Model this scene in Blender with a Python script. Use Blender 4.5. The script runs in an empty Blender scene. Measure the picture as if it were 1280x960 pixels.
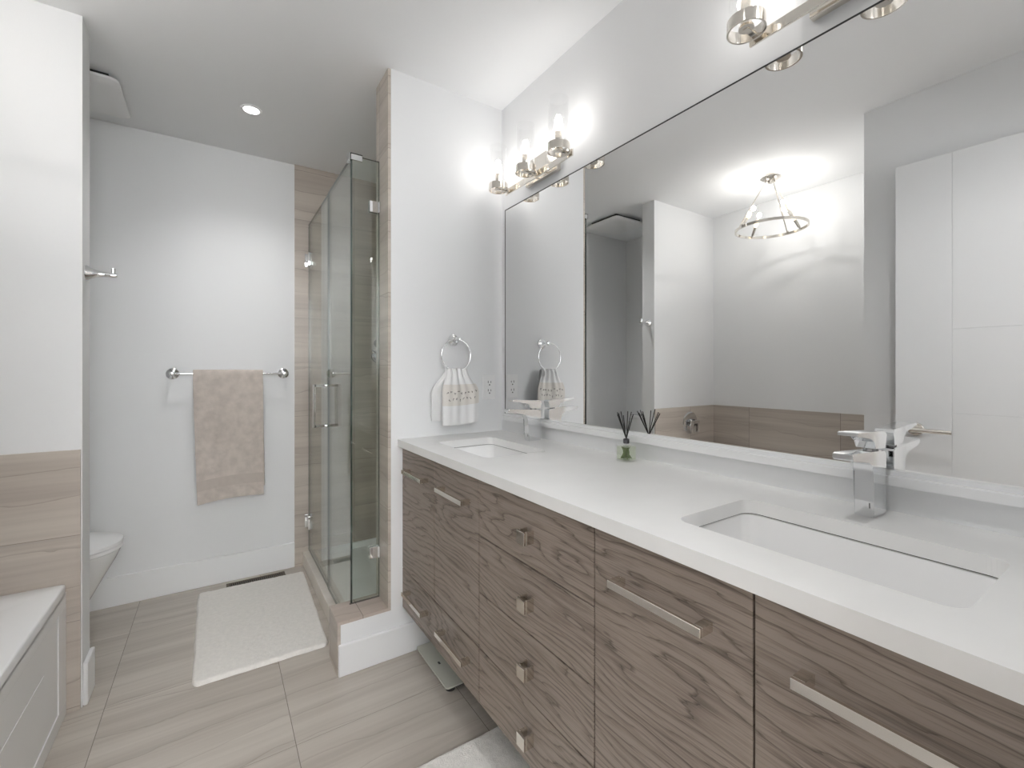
import bpy, bmesh, math, random
from mathutils import Vector, Matrix, noise as mnoise
random.seed(7)
PI = math.pi
C = bpy.context.scene.collection
scn = bpy.context.scene

# ------------------------------------------------------------------ camera, world, exposure
cam_d = bpy.data.cameras.new('camera'); cam = bpy.data.objects.new('camera', cam_d); C.objects.link(cam)
cam.location = (0, 0, 1.1862)
cam.rotation_euler = (PI/2, 0, -math.radians(33.4643))
cam_d.sensor_width = 36.0; cam_d.lens = 558.795/1280*36.0
cam_d.shift_y = -(480-464.07)/1280
cam_d.clip_start = 0.02
scn.camera = cam
w = bpy.data.worlds.new('world'); scn.world = w; w.use_nodes = True
w.node_tree.nodes['Background'].inputs[0].default_value = (0.97, 0.985, 1.0, 1)
w.node_tree.nodes['Background'].inputs[1].default_value = 13.5
BULB_W = 0.92; DOWN_W = 21.0; CHAND_W = 1.20; ENTRY_FILL_W = 22.0
scn.view_settings.view_transform = 'Standard'; scn.view_settings.look = 'None'
scn.view_settings.exposure = 0.27; scn.view_settings.gamma = 1; scn.view_settings.use_curve_mapping = False
cy = scn.cycles
cy.max_bounces = 16; cy.diffuse_bounces = 8; cy.glossy_bounces = 6; cy.transmission_bounces = 8; cy.transparent_max_bounces = 24
cy.use_denoising = True; cy.caustics_reflective = False; cy.caustics_refractive = False
cy.sample_clamp_indirect = 6.0

# key planes of the room
XW, XM = 1.145, 1.137          # mirror wall, mirror face
YR, YE = 1.821, 2.996          # towel ring wall, end wall
XE, YR2 = 0.591, 1.975         # free end and back of the ring wall
XL = -1.13; XN = -1.03         # alcove far wall, toilet nook wall
YT, YT2, XT = 2.153, 2.262, -0.395   # wall at the foot of the tub
YC, XC = 0.87, -0.355          # closet block beside the door
Y0 = -0.05                     # entry wall
H = 2.44

# ------------------------------------------------------------------ materials
def srgb(r, g, b):
    f = lambda c: (c/255/12.92) if c/255 <= .04045 else ((c/255+.055)/1.055)**2.4
    return (f(r), f(g), f(b), 1)
def new_mat(name):
    m = bpy.data.materials.new(name); m.use_nodes = True
    return m, m.node_tree.nodes, m.node_tree.links, m.node_tree.nodes['Principled BSDF']
def plain(name, col, rough=.5, metal=0, spec=.5, bump=0, bscale=200, var=0, vscale=3):
    m, n, l, b = new_mat(name)
    b.inputs['Base Color'].default_value = col; b.inputs['Roughness'].default_value = rough
    b.inputs['Metallic'].default_value = metal; b.inputs['Specular IOR Level'].default_value = spec
    geo = n.new('ShaderNodeNewGeometry')
    if var:
        t = n.new('ShaderNodeTexNoise'); t.inputs['Scale'].default_value = vscale; t.inputs['Detail'].default_value = 5
        l.new(geo.outputs['Position'], t.inputs['Vector'])
        r = n.new('ShaderNodeValToRGB')
        c0 = [c*(1-var) for c in col[:3]]+[1]; c1 = [min(1, c*(1+var)) for c in col[:3]]+[1]
        r.color_ramp.elements[0].position = .3; r.color_ramp.elements[1].position = .7
        r.color_ramp.elements[0].color = c0; r.color_ramp.elements[1].color = c1
        l.new(t.outputs[0], r.inputs[0]); l.new(r.outputs[0], b.inputs['Base Color'])
    if bump:
        t = n.new('ShaderNodeTexNoise'); t.inputs['Scale'].default_value = bscale; t.inputs['Detail'].default_value = 3
        l.new(geo.outputs['Position'], t.inputs['Vector'])
        bp = n.new('ShaderNodeBump'); bp.inputs['Strength'].default_value = bump; bp.inputs['Distance'].default_value = .003
        l.new(t.outputs[0], bp.inputs['Height']); l.new(bp.outputs[0], b.inputs['Normal'])
    return m
def math_n(n, l, op, a, b_=None):
    x = n.new('ShaderNodeMath'); x.operation = op
    for i, v in enumerate((a, b_)):
        if v is None: continue
        if isinstance(v, (int, float)): x.inputs[i].default_value = v
        else: l.new(v, x.inputs[i])
    return x.outputs[0]
def tile(name, floor, u0, v0, W, Hh, light, mid, dark, rough=.35, grout=srgb(120, 112, 103)):
    m, n, l, b = new_mat(name)
    geo = n.new('ShaderNodeNewGeometry'); sp = n.new('ShaderNodeSeparateXYZ'); l.new(geo.outputs['Position'], sp.inputs[0])
    if floor: u, v = sp.outputs[0], sp.outputs[1]
    else: u, v = math_n(n, l, 'ADD', sp.outputs[0], sp.outputs[1]), sp.outputs[2]
    us = math_n(n, l, 'DIVIDE', math_n(n, l, 'SUBTRACT', u, u0), W)
    vs = math_n(n, l, 'DIVIDE', math_n(n, l, 'SUBTRACT', v, v0), Hh)
    iu, iv = math_n(n, l, 'FLOOR', us), math_n(n, l, 'FLOOR', vs)
    fu, fv = math_n(n, l, 'FRACT', us), math_n(n, l, 'FRACT', vs)
    cmb = n.new('ShaderNodeCombineXYZ'); l.new(iu, cmb.inputs[0]); l.new(iv, cmb.inputs[1])
    wn = n.new('ShaderNodeTexWhiteNoise'); l.new(cmb.outputs[0], wn.inputs['Vector'])
    off = math_n(n, l, 'MULTIPLY', wn.outputs['Value'], 37.0)
    def nz(su, sv, scale, det, dist=0.0):
        c = n.new('ShaderNodeCombineXYZ')
        l.new(math_n(n, l, 'MULTIPLY', u, su), c.inputs[0]); l.new(math_n(n, l, 'MULTIPLY', v, sv), c.inputs[1]); l.new(off, c.inputs[2])
        t = n.new('ShaderNodeTexNoise'); t.inputs['Scale'].default_value = scale; t.inputs['Detail'].default_value = det
        t.inputs['Distortion'].default_value = dist
        l.new(c.outputs[0], t.inputs['Vector']); return t.outputs[0]
    broad = nz(.6, 11, 1.0, 4, .2)
    warp = nz(1.1, 3.0, 1.0, 5)
    # thin veins: contour lines of a stretched field
    ph = math_n(n, l, 'ADD', math_n(n, l, 'MULTIPLY', v, 8.5), math_n(n, l, 'MULTIPLY', warp, 2.3))
    ph = math_n(n, l, 'ADD', ph, off)
    fr = math_n(n, l, 'FRACT', ph)
    fine = nz(2.0, 70, 1.0, 4)
    r = n.new('ShaderNodeValToRGB'); cr = r.color_ramp
    cr.elements[0].position = .38; cr.elements[0].color = mid
    cr.elements[1].position = .60; cr.elements[1].color = light
    l.new(math_n(n, l, 'ADD', math_n(n, l, 'MULTIPLY', broad, .75), math_n(n, l, 'MULTIPLY', fine, .25)), r.inputs[0])
    r2 = n.new('ShaderNodeValToRGB'); c2 = r2.color_ramp
    c2.elements[0].position = 0; c2.elements[0].color = (.85, .85, .85, 1)
    c2.elements[1].position = .05; c2.elements[1].color = (.15, .15, .15, 1)
    e = c2.elements.new(.35); e.color = (0, 0, 0, 1)
    e = c2.elements.new(.97); e.color = (0, 0, 0, 1)
    l.new(fr, r2.inputs[0])
    k = math_n(n, l, 'MULTIPLY', r2.outputs[0], math_n(n, l, 'MULTIPLY', nz(1.7, 6, 1.0, 2), 1.25))
    mx = n.new('ShaderNodeMix'); mx.data_type = 'RGBA'
    l.new(k, mx.inputs[0]); l.new(r.outputs[0], mx.inputs[6]); mx.inputs[7].default_value = dark
    # grout
    def edge(f, size, g):
        d = math_n(n, l, 'MULTIPLY', math_n(n, l, 'MINIMUM', f, math_n(n, l, 'SUBTRACT', 1.0, f)), size)
        return math_n(n, l, 'LESS_THAN', d, g)
    ge = math_n(n, l, 'MAXIMUM', edge(fu, W, .0011), math_n(n, l, 'MULTIPLY', edge(fv, Hh, .0009), .75))
    mg = n.new('ShaderNodeMix'); mg.data_type = 'RGBA'
    l.new(ge, mg.inputs[0]); l.new(mx.outputs[2], mg.inputs[6]); mg.inputs[7].default_value = grout
    l.new(mg.outputs[2], b.inputs['Base Color'])
    b.inputs['Roughness'].default_value = rough
    return m
def wood(name):
    m, n, l, b = new_mat(name)
    geo = n.new('ShaderNodeNewGeometry'); sp = n.new('ShaderNodeSeparateXYZ'); l.new(geo.outputs['Position'], sp.inputs[0])
    u = math_n(n, l, 'ADD', sp.outputs[1], math_n(n, l, 'MULTIPLY', sp.outputs[0], 1.0)); v = sp.outputs[2]
    def nz(su, sv, det, z=0.0, rough=.5):
        c = n.new('ShaderNodeCombineXYZ')
        l.new(math_n(n, l, 'MULTIPLY', u, su), c.inputs[0]); l.new(math_n(n, l, 'MULTIPLY', v, sv), c.inputs[1]); c.inputs[2].default_value = z
        t = n.new('ShaderNodeTexNoise'); t.inputs['Scale'].default_value = 1; t.inputs['Detail'].default_value = det; t.inputs['Roughness'].default_value = rough
        l.new(c.outputs[0], t.inputs['Vector']); return t.outputs[0]
    warp = nz(1.25, 4.2, 2, 3.1)
    warp2 = nz(4.5, 32, 3, 8.1)
    ph = math_n(n, l, 'ADD', math_n(n, l, 'MULTIPLY', v, 42.0), math_n(n, l, 'MULTIPLY', warp, 17.0))
    ph = math_n(n, l, 'ADD', ph, math_n(n, l, 'MULTIPLY', warp2, 2.2))
    fr = math_n(n, l, 'FRACT', ph)
    r = n.new('ShaderNodeValToRGB'); cr = r.color_ramp        # each growth ring: slow rise, sharp dark edge
    cr.elements[0].position = 0; cr.elements[0].color = (.0, .0, .0, 1)
    cr.elements[1].position = .11; cr.elements[1].color = (.62, .62, .62, 1)
    e = cr.elements.new(.6); e.color = (.72, .72, .72, 1)
    e = cr.elements.new(1.0); e.color = (.36, .36, .36, 1)
    l.new(fr, r.inputs[0])
    fine = nz(11, 420, 4, 1.0, .7)
    fine2 = nz(2.2, 85, 4, 5.0, .65)
    patch = nz(1.6, 4.0, 3, 12.0)
    s = math_n(n, l, 'MULTIPLY', r.outputs[0], .36)
    s = math_n(n, l, 'ADD', s, math_n(n, l, 'MULTIPLY', fine, .46))
    s = math_n(n, l, 'ADD', s, math_n(n, l, 'MULTIPLY', fine2, .40))
    s = math_n(n, l, 'ADD', s, math_n(n, l, 'MULTIPLY', patch, .16))
    k = n.new('ShaderNodeValToRGB'); ck = k.color_ramp
    ck.elements[0].position = .44; ck.elements[0].color = srgb(70, 60, 53)
    ck.elements[1].position = .78; ck.elements[1].color = srgb(150, 137, 127)
    e = ck.elements.new(.62); e.color = srgb(114, 102, 93)
    l.new(s, k.inputs[0]); l.new(k.outputs[0], b.inputs['Base Color'])
    b.inputs['Roughness'].default_value = .42
    bp = n.new('ShaderNodeBump'); bp.inputs['Strength'].default_value = .12; bp.inputs['Distance'].default_value = .001
    l.new(s, bp.inputs['Height']); l.new(bp.outputs[0], b.inputs['Normal'])
    return m
def thin_glass(name, tint=(1, 1, 1, 1), r0=.04, rough=0.0):
    m = bpy.data.materials.new(name); m.use_nodes = True; n = m.node_tree.nodes; l = m.node_tree.links; n.clear()
    out = n.new('ShaderNodeOutputMaterial'); tr = n.new('ShaderNodeBsdfTransparent'); tr.inputs[0].default_value = tint
    gl = n.new('ShaderNodeBsdfGlossy'); gl.inputs['Roughness'].default_value = rough; gl.inputs[0].default_value = (1, 1, 1, 1)
    lw = n.new('ShaderNodeLayerWeight'); lw.inputs[0].default_value = .5
    p = math_n(n, l, 'POWER', lw.outputs['Facing'], 5.0)
    f = math_n(n, l, 'ADD', math_n(n, l, 'MULTIPLY', p, 1-r0), r0)
    mx = n.new('ShaderNodeMixShader'); l.new(f, mx.inputs[0]); l.new(tr.outputs[0], mx.inputs[1]); l.new(gl.outputs[0], mx.inputs[2])
    l.new(mx.outputs[0], out.inputs[0]); return m
def emit(name, col, s):
    m = bpy.data.materials.new(name); m.use_nodes = True; n = m.node_tree.nodes; l = m.node_tree.links; n.clear()
    out = n.new('ShaderNodeOutputMaterial'); e = n.new('ShaderNodeEmission'); e.inputs[0].default_value = col; e.inputs[1].default_value = s
    l.new(e.outputs[0], out.inputs[0]); return m

M = {}
M['wall'] = plain('painted_wall', srgb(235, 236, 237), .62, spec=.25, bump=.05, bscale=350)
M['added_hall'] = plain('added_hallway_grey', srgb(158, 153, 148), .7)  # mid-grey chosen so chrome reflects the added hallway darker
M['ceil'] = plain('painted_ceiling', srgb(246, 247, 248), .8, spec=.15)
M['trim'] = plain('white_trim', srgb(240, 241, 242), .35, bump=.02, bscale=40)
M['door'] = plain('white_door', srgb(226, 227, 228), .3)
M['quartz'] = plain('white_quartz', srgb(240, 240, 239), .36, var=.02, vscale=9)
M['ceramic'] = plain('white_ceramic', srgb(243, 243, 243), .08)
M['acrylic'] = plain('white_acrylic', srgb(240, 241, 242), .14)
M['gapshade'] = plain('painted_gap_shade', srgb(95, 92, 90), .7)  # shade colour for the gap between counter and sink
M['black'] = plain('dark_slot', srgb(28, 27, 26), .6)
M['chrome'] = plain('chrome', (.86, .87, .88, 1), .06, metal=1)
M['nickel'] = plain('polished_nickel', (.80, .76, .70, 1), .13, metal=1)
M['satin'] = plain('satin_nickel', (.78, .75, .70, 1), .22, metal=1)
M['darkmetal'] = plain('dark_chrome', (.30, .30, .30, 1), .15, metal=1)
M['mirror'] = plain('mirror_silver', (.955, .96, .96, 1), 0.0, metal=1)
M['mirroredge'] = plain('mirror_dark_edge', srgb(45, 46, 47), .35)
TL, TM, TD = srgb(199, 190, 180), srgb(178, 168, 159), srgb(146, 134, 124)
M['floor'] = tile('floor_tile', True, .211, 1.56, .54, .54, srgb(194, 187, 178), srgb(174, 166, 157), srgb(146, 136, 126), .33)
M['tile'] = tile('wall_tile', False, .13, .613, .60, .2995, TL, TM, TD, .30)
M['tiletop'] = tile('curb_tile', True, .49, .3, .6, .6, srgb(194, 181, 172), srgb(178, 166, 156), srgb(155, 142, 131), .30)
M['curb'] = tile('cream_curb_tile', True, .49, .3, .6, .6, srgb(222, 216, 208), srgb(210, 203, 194), srgb(188, 179, 169), .30)
M['wood'] = wood('grey_walnut')
M['carcass'] = plain('dark_cabinet_gap', srgb(60, 52, 46), .7)
M['glass'] = thin_glass('shower_glass', (.925, .955, .935, 1), .05)
M['glassedge'] = plain('green_glass_edge', srgb(40, 62, 54), .12, spec=.8)
M['clear'] = thin_glass('clear_glass', (.985, .985, .985, 1), .045)
M['bulb'] = emit('lit_bulb', (1.0, .95, .87, 1), 6)
M['candle'] = emit('lit_candle_bulb', (1.0, .82, .56, 1), 2.6)
M['lens'] = emit('lit_downlight_lens', (1, .98, .96, 1), 10)
M['towel'] = plain('taupe_terry', srgb(206, 196, 188), .95, spec=.1, bump=1.0, bscale=420, var=.10, vscale=26)
M['towelband'] = plain('taupe_band', srgb(198, 188, 180), .85, spec=.1, bump=.5, bscale=600)
M['rug'] = plain('white_pile', srgb(238, 235, 230), .95, spec=.05, bump=1.0, bscale=260, var=.04, vscale=60)
M['linen'] = plain('white_linen', srgb(240, 240, 240), .9, spec=.1, bump=.5, bscale=500)
M['linenband'] = plain('beige_linen_band', srgb(230, 226, 220), .9, spec=.1, bump=.4, bscale=700)
M['stitch'] = plain('grey_stitch', srgb(95, 88, 84), .9)
M['plastic'] = plain('white_plastic', srgb(242, 242, 242), .3)
M['slot'] = plain('outlet_slot', srgb(70, 70, 70), .6)
M['scaleglass'] = plain('pale_scale_glass', srgb(205, 206, 196), .12)
M['vent'] = plain('bronze_register', srgb(92, 82, 70), .45, metal=.4)
M['reed'] = plain('black_reed', srgb(48, 47, 46), .8)
M['leaf'] = plain('green_stems', srgb(104, 122, 66), .6, var=.45, vscale=90)
M['liquid'] = thin_glass('diffuser_oil', (.93, .96, .88, 1), .03)
M['collar'] = plain('dark_collar', srgb(88, 86, 90), .3, metal=.8)
M['pan'] = plain('white_shower_pan', srgb(238, 239, 239), .3)

# ------------------------------------------------------------------ mesh helpers
def box(bm, x0, x1, y0, y1, z0, z1, bev=0, seg=2):
    r = bmesh.ops.create_cube(bm, size=1)
    vs = r['verts']
    for v in vs:
        v.co = Vector(((x0+x1)/2+v.co.x*abs(x1-x0), (y0+y1)/2+v.co.y*abs(y1-y0), (z0+z1)/2+v.co.z*abs(z1-z0)))
    if bev:
        es = list({e for v in vs for e in v.link_edges})
        bmesh.ops.bevel(bm, geom=es, offset=bev, segments=seg, affect='EDGES', profile=.5)
    return bm
def bbox(*a, **k):
    return box(bmesh.new(), *a, **k)
def frame_of(d):
    d = d.normalized(); up = Vector((0, 0, 1)) if abs(d.z) < .95 else Vector((1, 0, 0))
    a = d.cross(up).normalized(); b = d.cross(a).normalized(); return a, b
def tube(bm, pts, r, n=16, cap=True, closed=False):
    pts = [Vector(p) for p in pts]; rs = r if isinstance(r, (list, tuple)) else [r]*len(pts)
    rings = []; a = None
    N = len(pts)
    for i, p in enumerate(pts):
        if closed: d = (pts[(i+1) % N]-pts[(i-1) % N])
        else: d = pts[min(i+1, N-1)]-pts[max(i-1, 0)]
        d = d.normalized()
        if a is None: a, b = frame_of(d)
        else:
            a = (a-d*a.dot(d)).normalized(); b = d.cross(a)
        b = d.cross(a)
        rings.append([bm.verts.new(p+(a*math.cos(2*PI*k/n)+b*math.sin(2*PI*k/n))*rs[i]) for k in range(n)])
    M_ = N if closed else N-1
    for i in range(M_):
        A, B = rings[i], rings[(i+1) % N]
        for k in range(n):
            bm.faces.new((A[k], A[(k+1) % n], B[(k+1) % n], B[k]))
    if cap and not closed:
        bm.faces.new(list(reversed(rings[0]))); bm.faces.new(rings[-1])
    return bm
def lathe(bm, prof, origin=(0, 0, 0), axis=(0, 0, 1), n=32):
    """prof: list of (radius, height) along axis"""
    o = Vector(origin); d = Vector(axis).normalized(); a, b = frame_of(d); rings = []
    for r, h in prof:
        if r < 1e-6: rings.append([bm.verts.new(o+d*h)])
        else: rings.append([bm.verts.new(o+d*h+(a*math.cos(2*PI*k/n)+b*math.sin(2*PI*k/n))*r) for k in range(n)])
    for A, B in zip(rings, rings[1:]):
        for k in range(n):
            a0, a1 = A[k % len(A)], A[(k+1) % len(A)]; b0, b1 = B[k % len(B)], B[(k+1) % len(B)]
            f = []
            for v in (a0, a1, b1, b0):
                if v not in f: f.append(v)
            if len(f) >= 3: bm.faces.new(f)
    return bm
def prism(bm, poly, axis, a, b):
    """poly: list of 2D points; axis 0: (y,z) 1: (x,z) 2: (x,y), extruded between a and b"""
    def P(q, t):
        return {0: (t, q[0], q[1]), 1: (q[0], t, q[1]), 2: (q[0], q[1], t)}[axis]
    A = [bm.verts.new(P(q, a)) for q in poly]; B = [bm.verts.new(P(q, b)) for q in poly]
    n = len(poly)
    for i in range(n): bm.faces.new((A[i], A[(i+1) % n], B[(i+1) % n], B[i]))
    bm.faces.new(list(reversed(A))); bm.faces.new(B)
    return bm
def rrect(x0, x1, y0, y1, r, n=6):
    out = []
    for cx, cy_, a0 in ((x1-r, y1-r, 0), (x0+r, y1-r, PI/2), (x0+r, y0+r, PI), (x1-r, y0+r, 3*PI/2)):
        for k in range(n+1):
            a = a0+PI/2*k/n; out.append((cx+r*math.cos(a), cy_+r*math.sin(a)))
    return out
def loft(bm, loops, cap0=True, cap1=True):
    R = [[bm.verts.new(p) for p in L] for L in loops]
    n = len(R[0])
    for A, B in zip(R, R[1:]):
        for k in range(n): bm.faces.new((A[k], A[(k+1) % n], B[(k+1) % n], B[k]))
    if cap0: bm.faces.new(list(reversed(R[0])))
    if cap1: bm.faces.new(R[-1])
    return bm
def holed_plate(bm, outer, holes, z0, z1):
    """flat plate with holes, all loops lists of (x,y)"""
    for z, flip in ((z0, True), (z1, False)):
        es = []
        for L in [outer]+holes:
            vs = [bm.verts.new((p[0], p[1], z)) for p in L]
            for i in range(len(vs)): es.append(bm.edges.new((vs[i], vs[(i+1) % len(vs)])))
        bmesh.ops.triangle_fill(bm, edges=es, use_beauty=True, use_dissolve=False, normal=(0, 0, -1 if flip else 1))
    for L in [outer]+holes:
        n = len(L)
        A = [bm.verts.new((p[0], p[1], z0)) for p in L]; B = [bm.verts.new((p[0], p[1], z1)) for p in L]
        for i in range(n): bm.faces.new((A[i], A[(i+1) % n], B[(i+1) % n], B[i]))
    bmesh.ops.remove_doubles(bm, verts=bm.verts, dist=1e-5)
    return bm
def obj(name, bm, mat, parent=None, smooth=False, origin=None, ang=40):
    """links bm as ONE mesh; coordinates are world ones, shifted to the parent's (or own) origin"""
    off = Vector((0, 0, 0)); p = parent
    while p is not None:
        off += p.location; p = p.parent
    if origin is not None: off = Vector(origin)
    bmesh.ops.translate(bm, verts=bm.verts, vec=-off)
    bmesh.ops.recalc_face_normals(bm, faces=bm.faces)
    me = bpy.data.meshes.new(name); bm.to_mesh(me); bm.free()
    ms = mat if isinstance(mat, (list, tuple)) else [mat]
    for m in ms: me.materials.append(M[m] if isinstance(m, str) else m)
    if smooth:
        for f in me.polygons: f.use_smooth = True
        me.set_sharp_from_angle(angle=math.radians(ang))
    o = bpy.data.objects.new(name, me); C.objects.link(o)
    if parent: o.parent = parent
    elif origin is not None: o.location = origin
    return o
def struct(name, bm, mat, parent=None, smooth=False):
    o = obj(name, bm, mat, parent, smooth)
    if parent is None: o['kind'] = 'structure'
    return o
def thing(name, label, cat, loc, group=None):
    o = bpy.data.objects.new(name, None); C.objects.link(o); o.location = loc; o.empty_display_size = .05
    o['label'] = label; o['category'] = cat
    if group: o['group'] = group
    return o
def tag(o, label, cat, group=None):
    o['label'] = label; o['category'] = cat
    if group: o['group'] = group
    return o
def dup(o, parent=None, loc=None, label=None, group=None):
    c = o.copy(); C.objects.link(c); c.parent = parent
    if loc is not None: c.location = loc
    for ch in list(o.children): dup(ch, c)
    if label: c['label'] = label
    if group: c['group'] = group
    return c

# ------------------------------------------------------------------ room shell
T = .10
HY = -1.75; HX0, HX1 = -.60, .78      # unseen hallway added to channel daylight in through the doorway
struct('floor', bbox(XL-T, XW+T, HY, YE+T, -.08, 0), 'floor')
struct('wall_added_hallway_left', bbox(HX0-T, HX0, HY, Y0-T, 0, H), 'added_hall')
struct('wall_added_hallway_right', bbox(HX1, HX1+T, HY, Y0-T, 0, H), 'added_hall')
b = bbox(HX0-T, HX1+T, HY-.1, HY, 0, 1.22); box(b, HX0-T, HX1+T, HY-.1, HY, 2.36, H)
struct('wall_added_hallway_end', b, 'added_hall')            # added window opening, set high so daylight falls downward and low reflections stay dark
struct('ceiling', bbox(XL-T, XW+T, HY, YE+T, H, H+.08), 'ceil')
struct('wall_right', bbox(XW, XW+T, Y0-T, YE+T, 0, H), 'wall')
struct('wall_back', bbox(XL-T, XW, YE, YE+T, 0, H), 'wall')
struct('wall_left', bbox(XL-T, XL, Y0-T, YE, 0, H), 'wall')
struct('wall_nook', bbox(XL, XN, YT2, YE, 0, H), 'wall')
struct('wall_tub', bbox(XL, XT, YT, YT2, 0, H), 'wall')
struct('wall_closet', bbox(XL, XC, Y0-T, YC, 0, H), 'wall')
DX0, DX1, DZ = -.335, .475, 2.115
b = bbox(XC, DX0, Y0-T, Y0, 0, H); box(b, DX1, XW, Y0-T, Y0, 0, H); box(b, DX0, DX1, Y0-T, Y0, DZ, H)
struct('wall_entry', b, 'wall')
# ring wall: upright part and the low stub that carries the shower glass
XP, ZP = .392, .207
struct('wall_shower', bbox(XE+.012, XW, YR, YR2, 0, H), 'wall')
struct('wall_stub', bbox(XP+.012, XE+.012, YR, YR2, 0, ZP-.012), 'wall')
b = bbox(XE, XE+.012, YR+.002, YR2+.001, ZP, H)
box(b, XP, XP+.012, YR+.002, YR2+.001, 0, ZP-.012)
struct('trim_1', b, 'tile')
struct('trim_2', bbox(XP, XE+.012, YR+.002, YR2+.001, ZP-.012, ZP), 'tiletop')
# tiled surfaces
TG = .395
struct('wall_tile_back', bbox(TG, XW-.002, YE-.010, YE, 0, H), 'tile')
struct('wall_tile_shower', bbox(XE, XW-.002, YR2+.001, YR2+.010, .06, H), 'tile')
struct('wall_tile_right', bbox(XW-.010, XW, YR2+.010, YE-.010, .06, H), 'tile')
ZT = .911
b = bbox(XL, XT-.004, YT-.009, YT, 0, ZT)
struct('wall_tile_tub', b, 'tile')
struct('wall_tile_left', bbox(XL, XL+.009, YC, YT-.009, 0, ZT), 'tile')
struct('wall_tile_closet', bbox(XL+.009, XC-.004, YC, YC+.009, 0, ZT), 'tile')
# baseboards
BH, BT = .150, .013
def baseboard(name, *bx): struct(name, bbox(*bx, bev=.003, seg=1), 'trim')
baseboard('baseboard_back', XN, TG, YE-BT, YE, 0, BH)
baseboard('baseboard_shower', XP+.002, XW, YR-BT, YR, 0, BH-.027)
baseboard('baseboard_tub', XT, XT+BT, YT+.004, YT2+BT, 0, BH)
baseboard('baseboard_nook', XN, XT, YT2, YT2+BT, 0, BH)
baseboard('baseboard_left', XN, XN+BT, YT2+BT, YE-BT, 0, BH)
baseboard('baseboard_closet', XC, XC+BT, .0, YC, 0, BH)
baseboard('baseboard_right', XW-BT, XW, Y0, YR-BT, 0, BH)
# shower curb, pan
XG = .475
struct('trim_3', bbox(.440, .515, YR2+.001, YE-.010, 0, .082, bev=.003, seg=1), 'curb')
b = bmesh.new()
px0, px1, py0, py1 = .515, XW-.010, YR2+.010, YE-.010
loft(b, [[(x, y, 0) for x, y in rrect(px0, px1, py0, py1, .004)],
         [(x, y, .078) for x, y in rrect(px0, px1, py0, py1, .004)],
         [(x, y, .078) for x, y in rrect(px0+.03, px1-.02, py0+.02, py1-.02, .03)],
         [(x, y, .048) for x, y in rrect(px0+.045, px1-.03, py0+.03, py1-.03, .03)]])
pan = tag(obj('shower_pan', b, 'pan', origin=((px0+px1)/2, (py0+py1)/2, 0), smooth=True), 'white shower base on the floor behind the glass door', 'shower base')
lathe(b := bmesh.new(), [(.0, .006), (.05, .006), (.055, .003), (.055, 0)], (.86, 2.5, .048))
obj('drain', b, 'chrome', pan)

# ------------------------------------------------------------------ entry door, standing open against the closet wall
dl = .775; dth = .038
ang = math.radians(3.6)
droot = bpy.data.objects.new('door_1', None); C.objects.link(droot); droot['kind'] = 'structure'
droot.location = (-.330, -.045, 0.008); droot.rotation_euler = (0, 0, -ang)
def dobj(name, bm, mat, parent=None, smooth=False, pl=None):
    me = bpy.data.meshes.new(name); bmesh.ops.recalc_face_normals(bm, faces=bm.faces); bm.to_mesh(me); bm.free()
    me.materials.append(M[mat])
    if smooth:
        for f in me.polygons: f.use_smooth = True
        me.set_sharp_from_angle(angle=math.radians(40))
    o = bpy.data.objects.new(name, me); C.objects.link(o); o.parent = parent or droot; return o
# leaf with grooved panel lines on the room side (local: y along the leaf, x towards the room)
DH = 2.095
b = bbox(-dth+.004, -.0025, .003, dl, 0, DH)
g1 = dl-.185
zs = [0, .42, .64, 1.005, 1.372, DH]
bars = [(0, .42), (.4215, .637), (.6385, 1.0), (1.0015, 1.354), (1.3555, DH)]
for z0, z1 in bars: box(b, -.0025, 0, .003, g1, z0, z1, bev=.0005, seg=1)
box(b, -.0025, 0, g1+.0015, dl, 0, DH, bev=.0005, seg=1)
dobj('door_leaf', b, 'door')
hd = bmesh.new()
lathe(hd, [(0, .012), (.026, .012), (.029, .008), (.029, 0)], (0, .705, .925), (1, 0, 0))
hdl = dobj('door_handle', hd, 'satin', smooth=True)
lv = bmesh.new(); tube(lv, [(.012, .705, .925), (.050, .705, .925)], .010, 16)
tube(lv, [(.052, .713, .925), (.054, .66, .925), (.054, .585, .925)], [.0105, .0095, .0085], 16)
lvo = dobj('lever', lv, 'satin', parent=hdl, smooth=True)
# door casing round the entry
b = bbox(DX1, DX1+.07, Y0, Y0+.012, 0, DZ+.07); box(b, XC+.0, DX1, Y0, Y0+.012, DZ, DZ+.07)
struct('trim_4', b, 'trim')

# ------------------------------------------------------------------ vanity
ZB, ZTOP = .200, .866
FX = .651; FT = .019
gaps = [.2, .3645, .5305, .6985, .866]
units = [(1.819, 1.1625), (1.1625, .6765), (.6765, .0200)]
G = .0017
def pull(parent, yc, zc_, L=.196):
    b = bmesh.new(); x0 = .617
    box(b, x0, x0+.007, yc-L/2, yc+L/2, zc_-.0075, zc_+.0075, bev=.0008, seg=1)
    for s in (-1, 1):
        y = yc+s*(L/2-.008)
        box(b, x0+.006, FX, y-.008, y+.008, zc_-.0075, zc_+.0075, bev=.0006, seg=1)
    return obj('handle', b, 'nickel', parent)
def knob(parent, yc, zc_):
    b = bmesh.new()
    box(b, .620, .628, yc-.016, yc+.016, zc_-.016, zc_+.016, bev=.0008, seg=1)
    box(b, .628, .651, yc-.016, yc-.011, zc_-.016, zc_+.016, bev=.0005, seg=1)
    box(b, .628, .651, yc+.011, yc+.016, zc_-.016, zc_+.016, bev=.0005, seg=1)
    return obj('knob', b, 'nickel', parent)
labels = ['grey walnut floating vanity cabinet with two doors under the sink beside the towel ring wall',
          'grey walnut stack of four drawers with square knobs, between the two sink cabinets',
          'grey walnut floating vanity cabinet with long bar pulls under the nearest sink']
names = ['vanity_cabinet', 'drawer_cabinet', 'vanity_cabinet']
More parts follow.
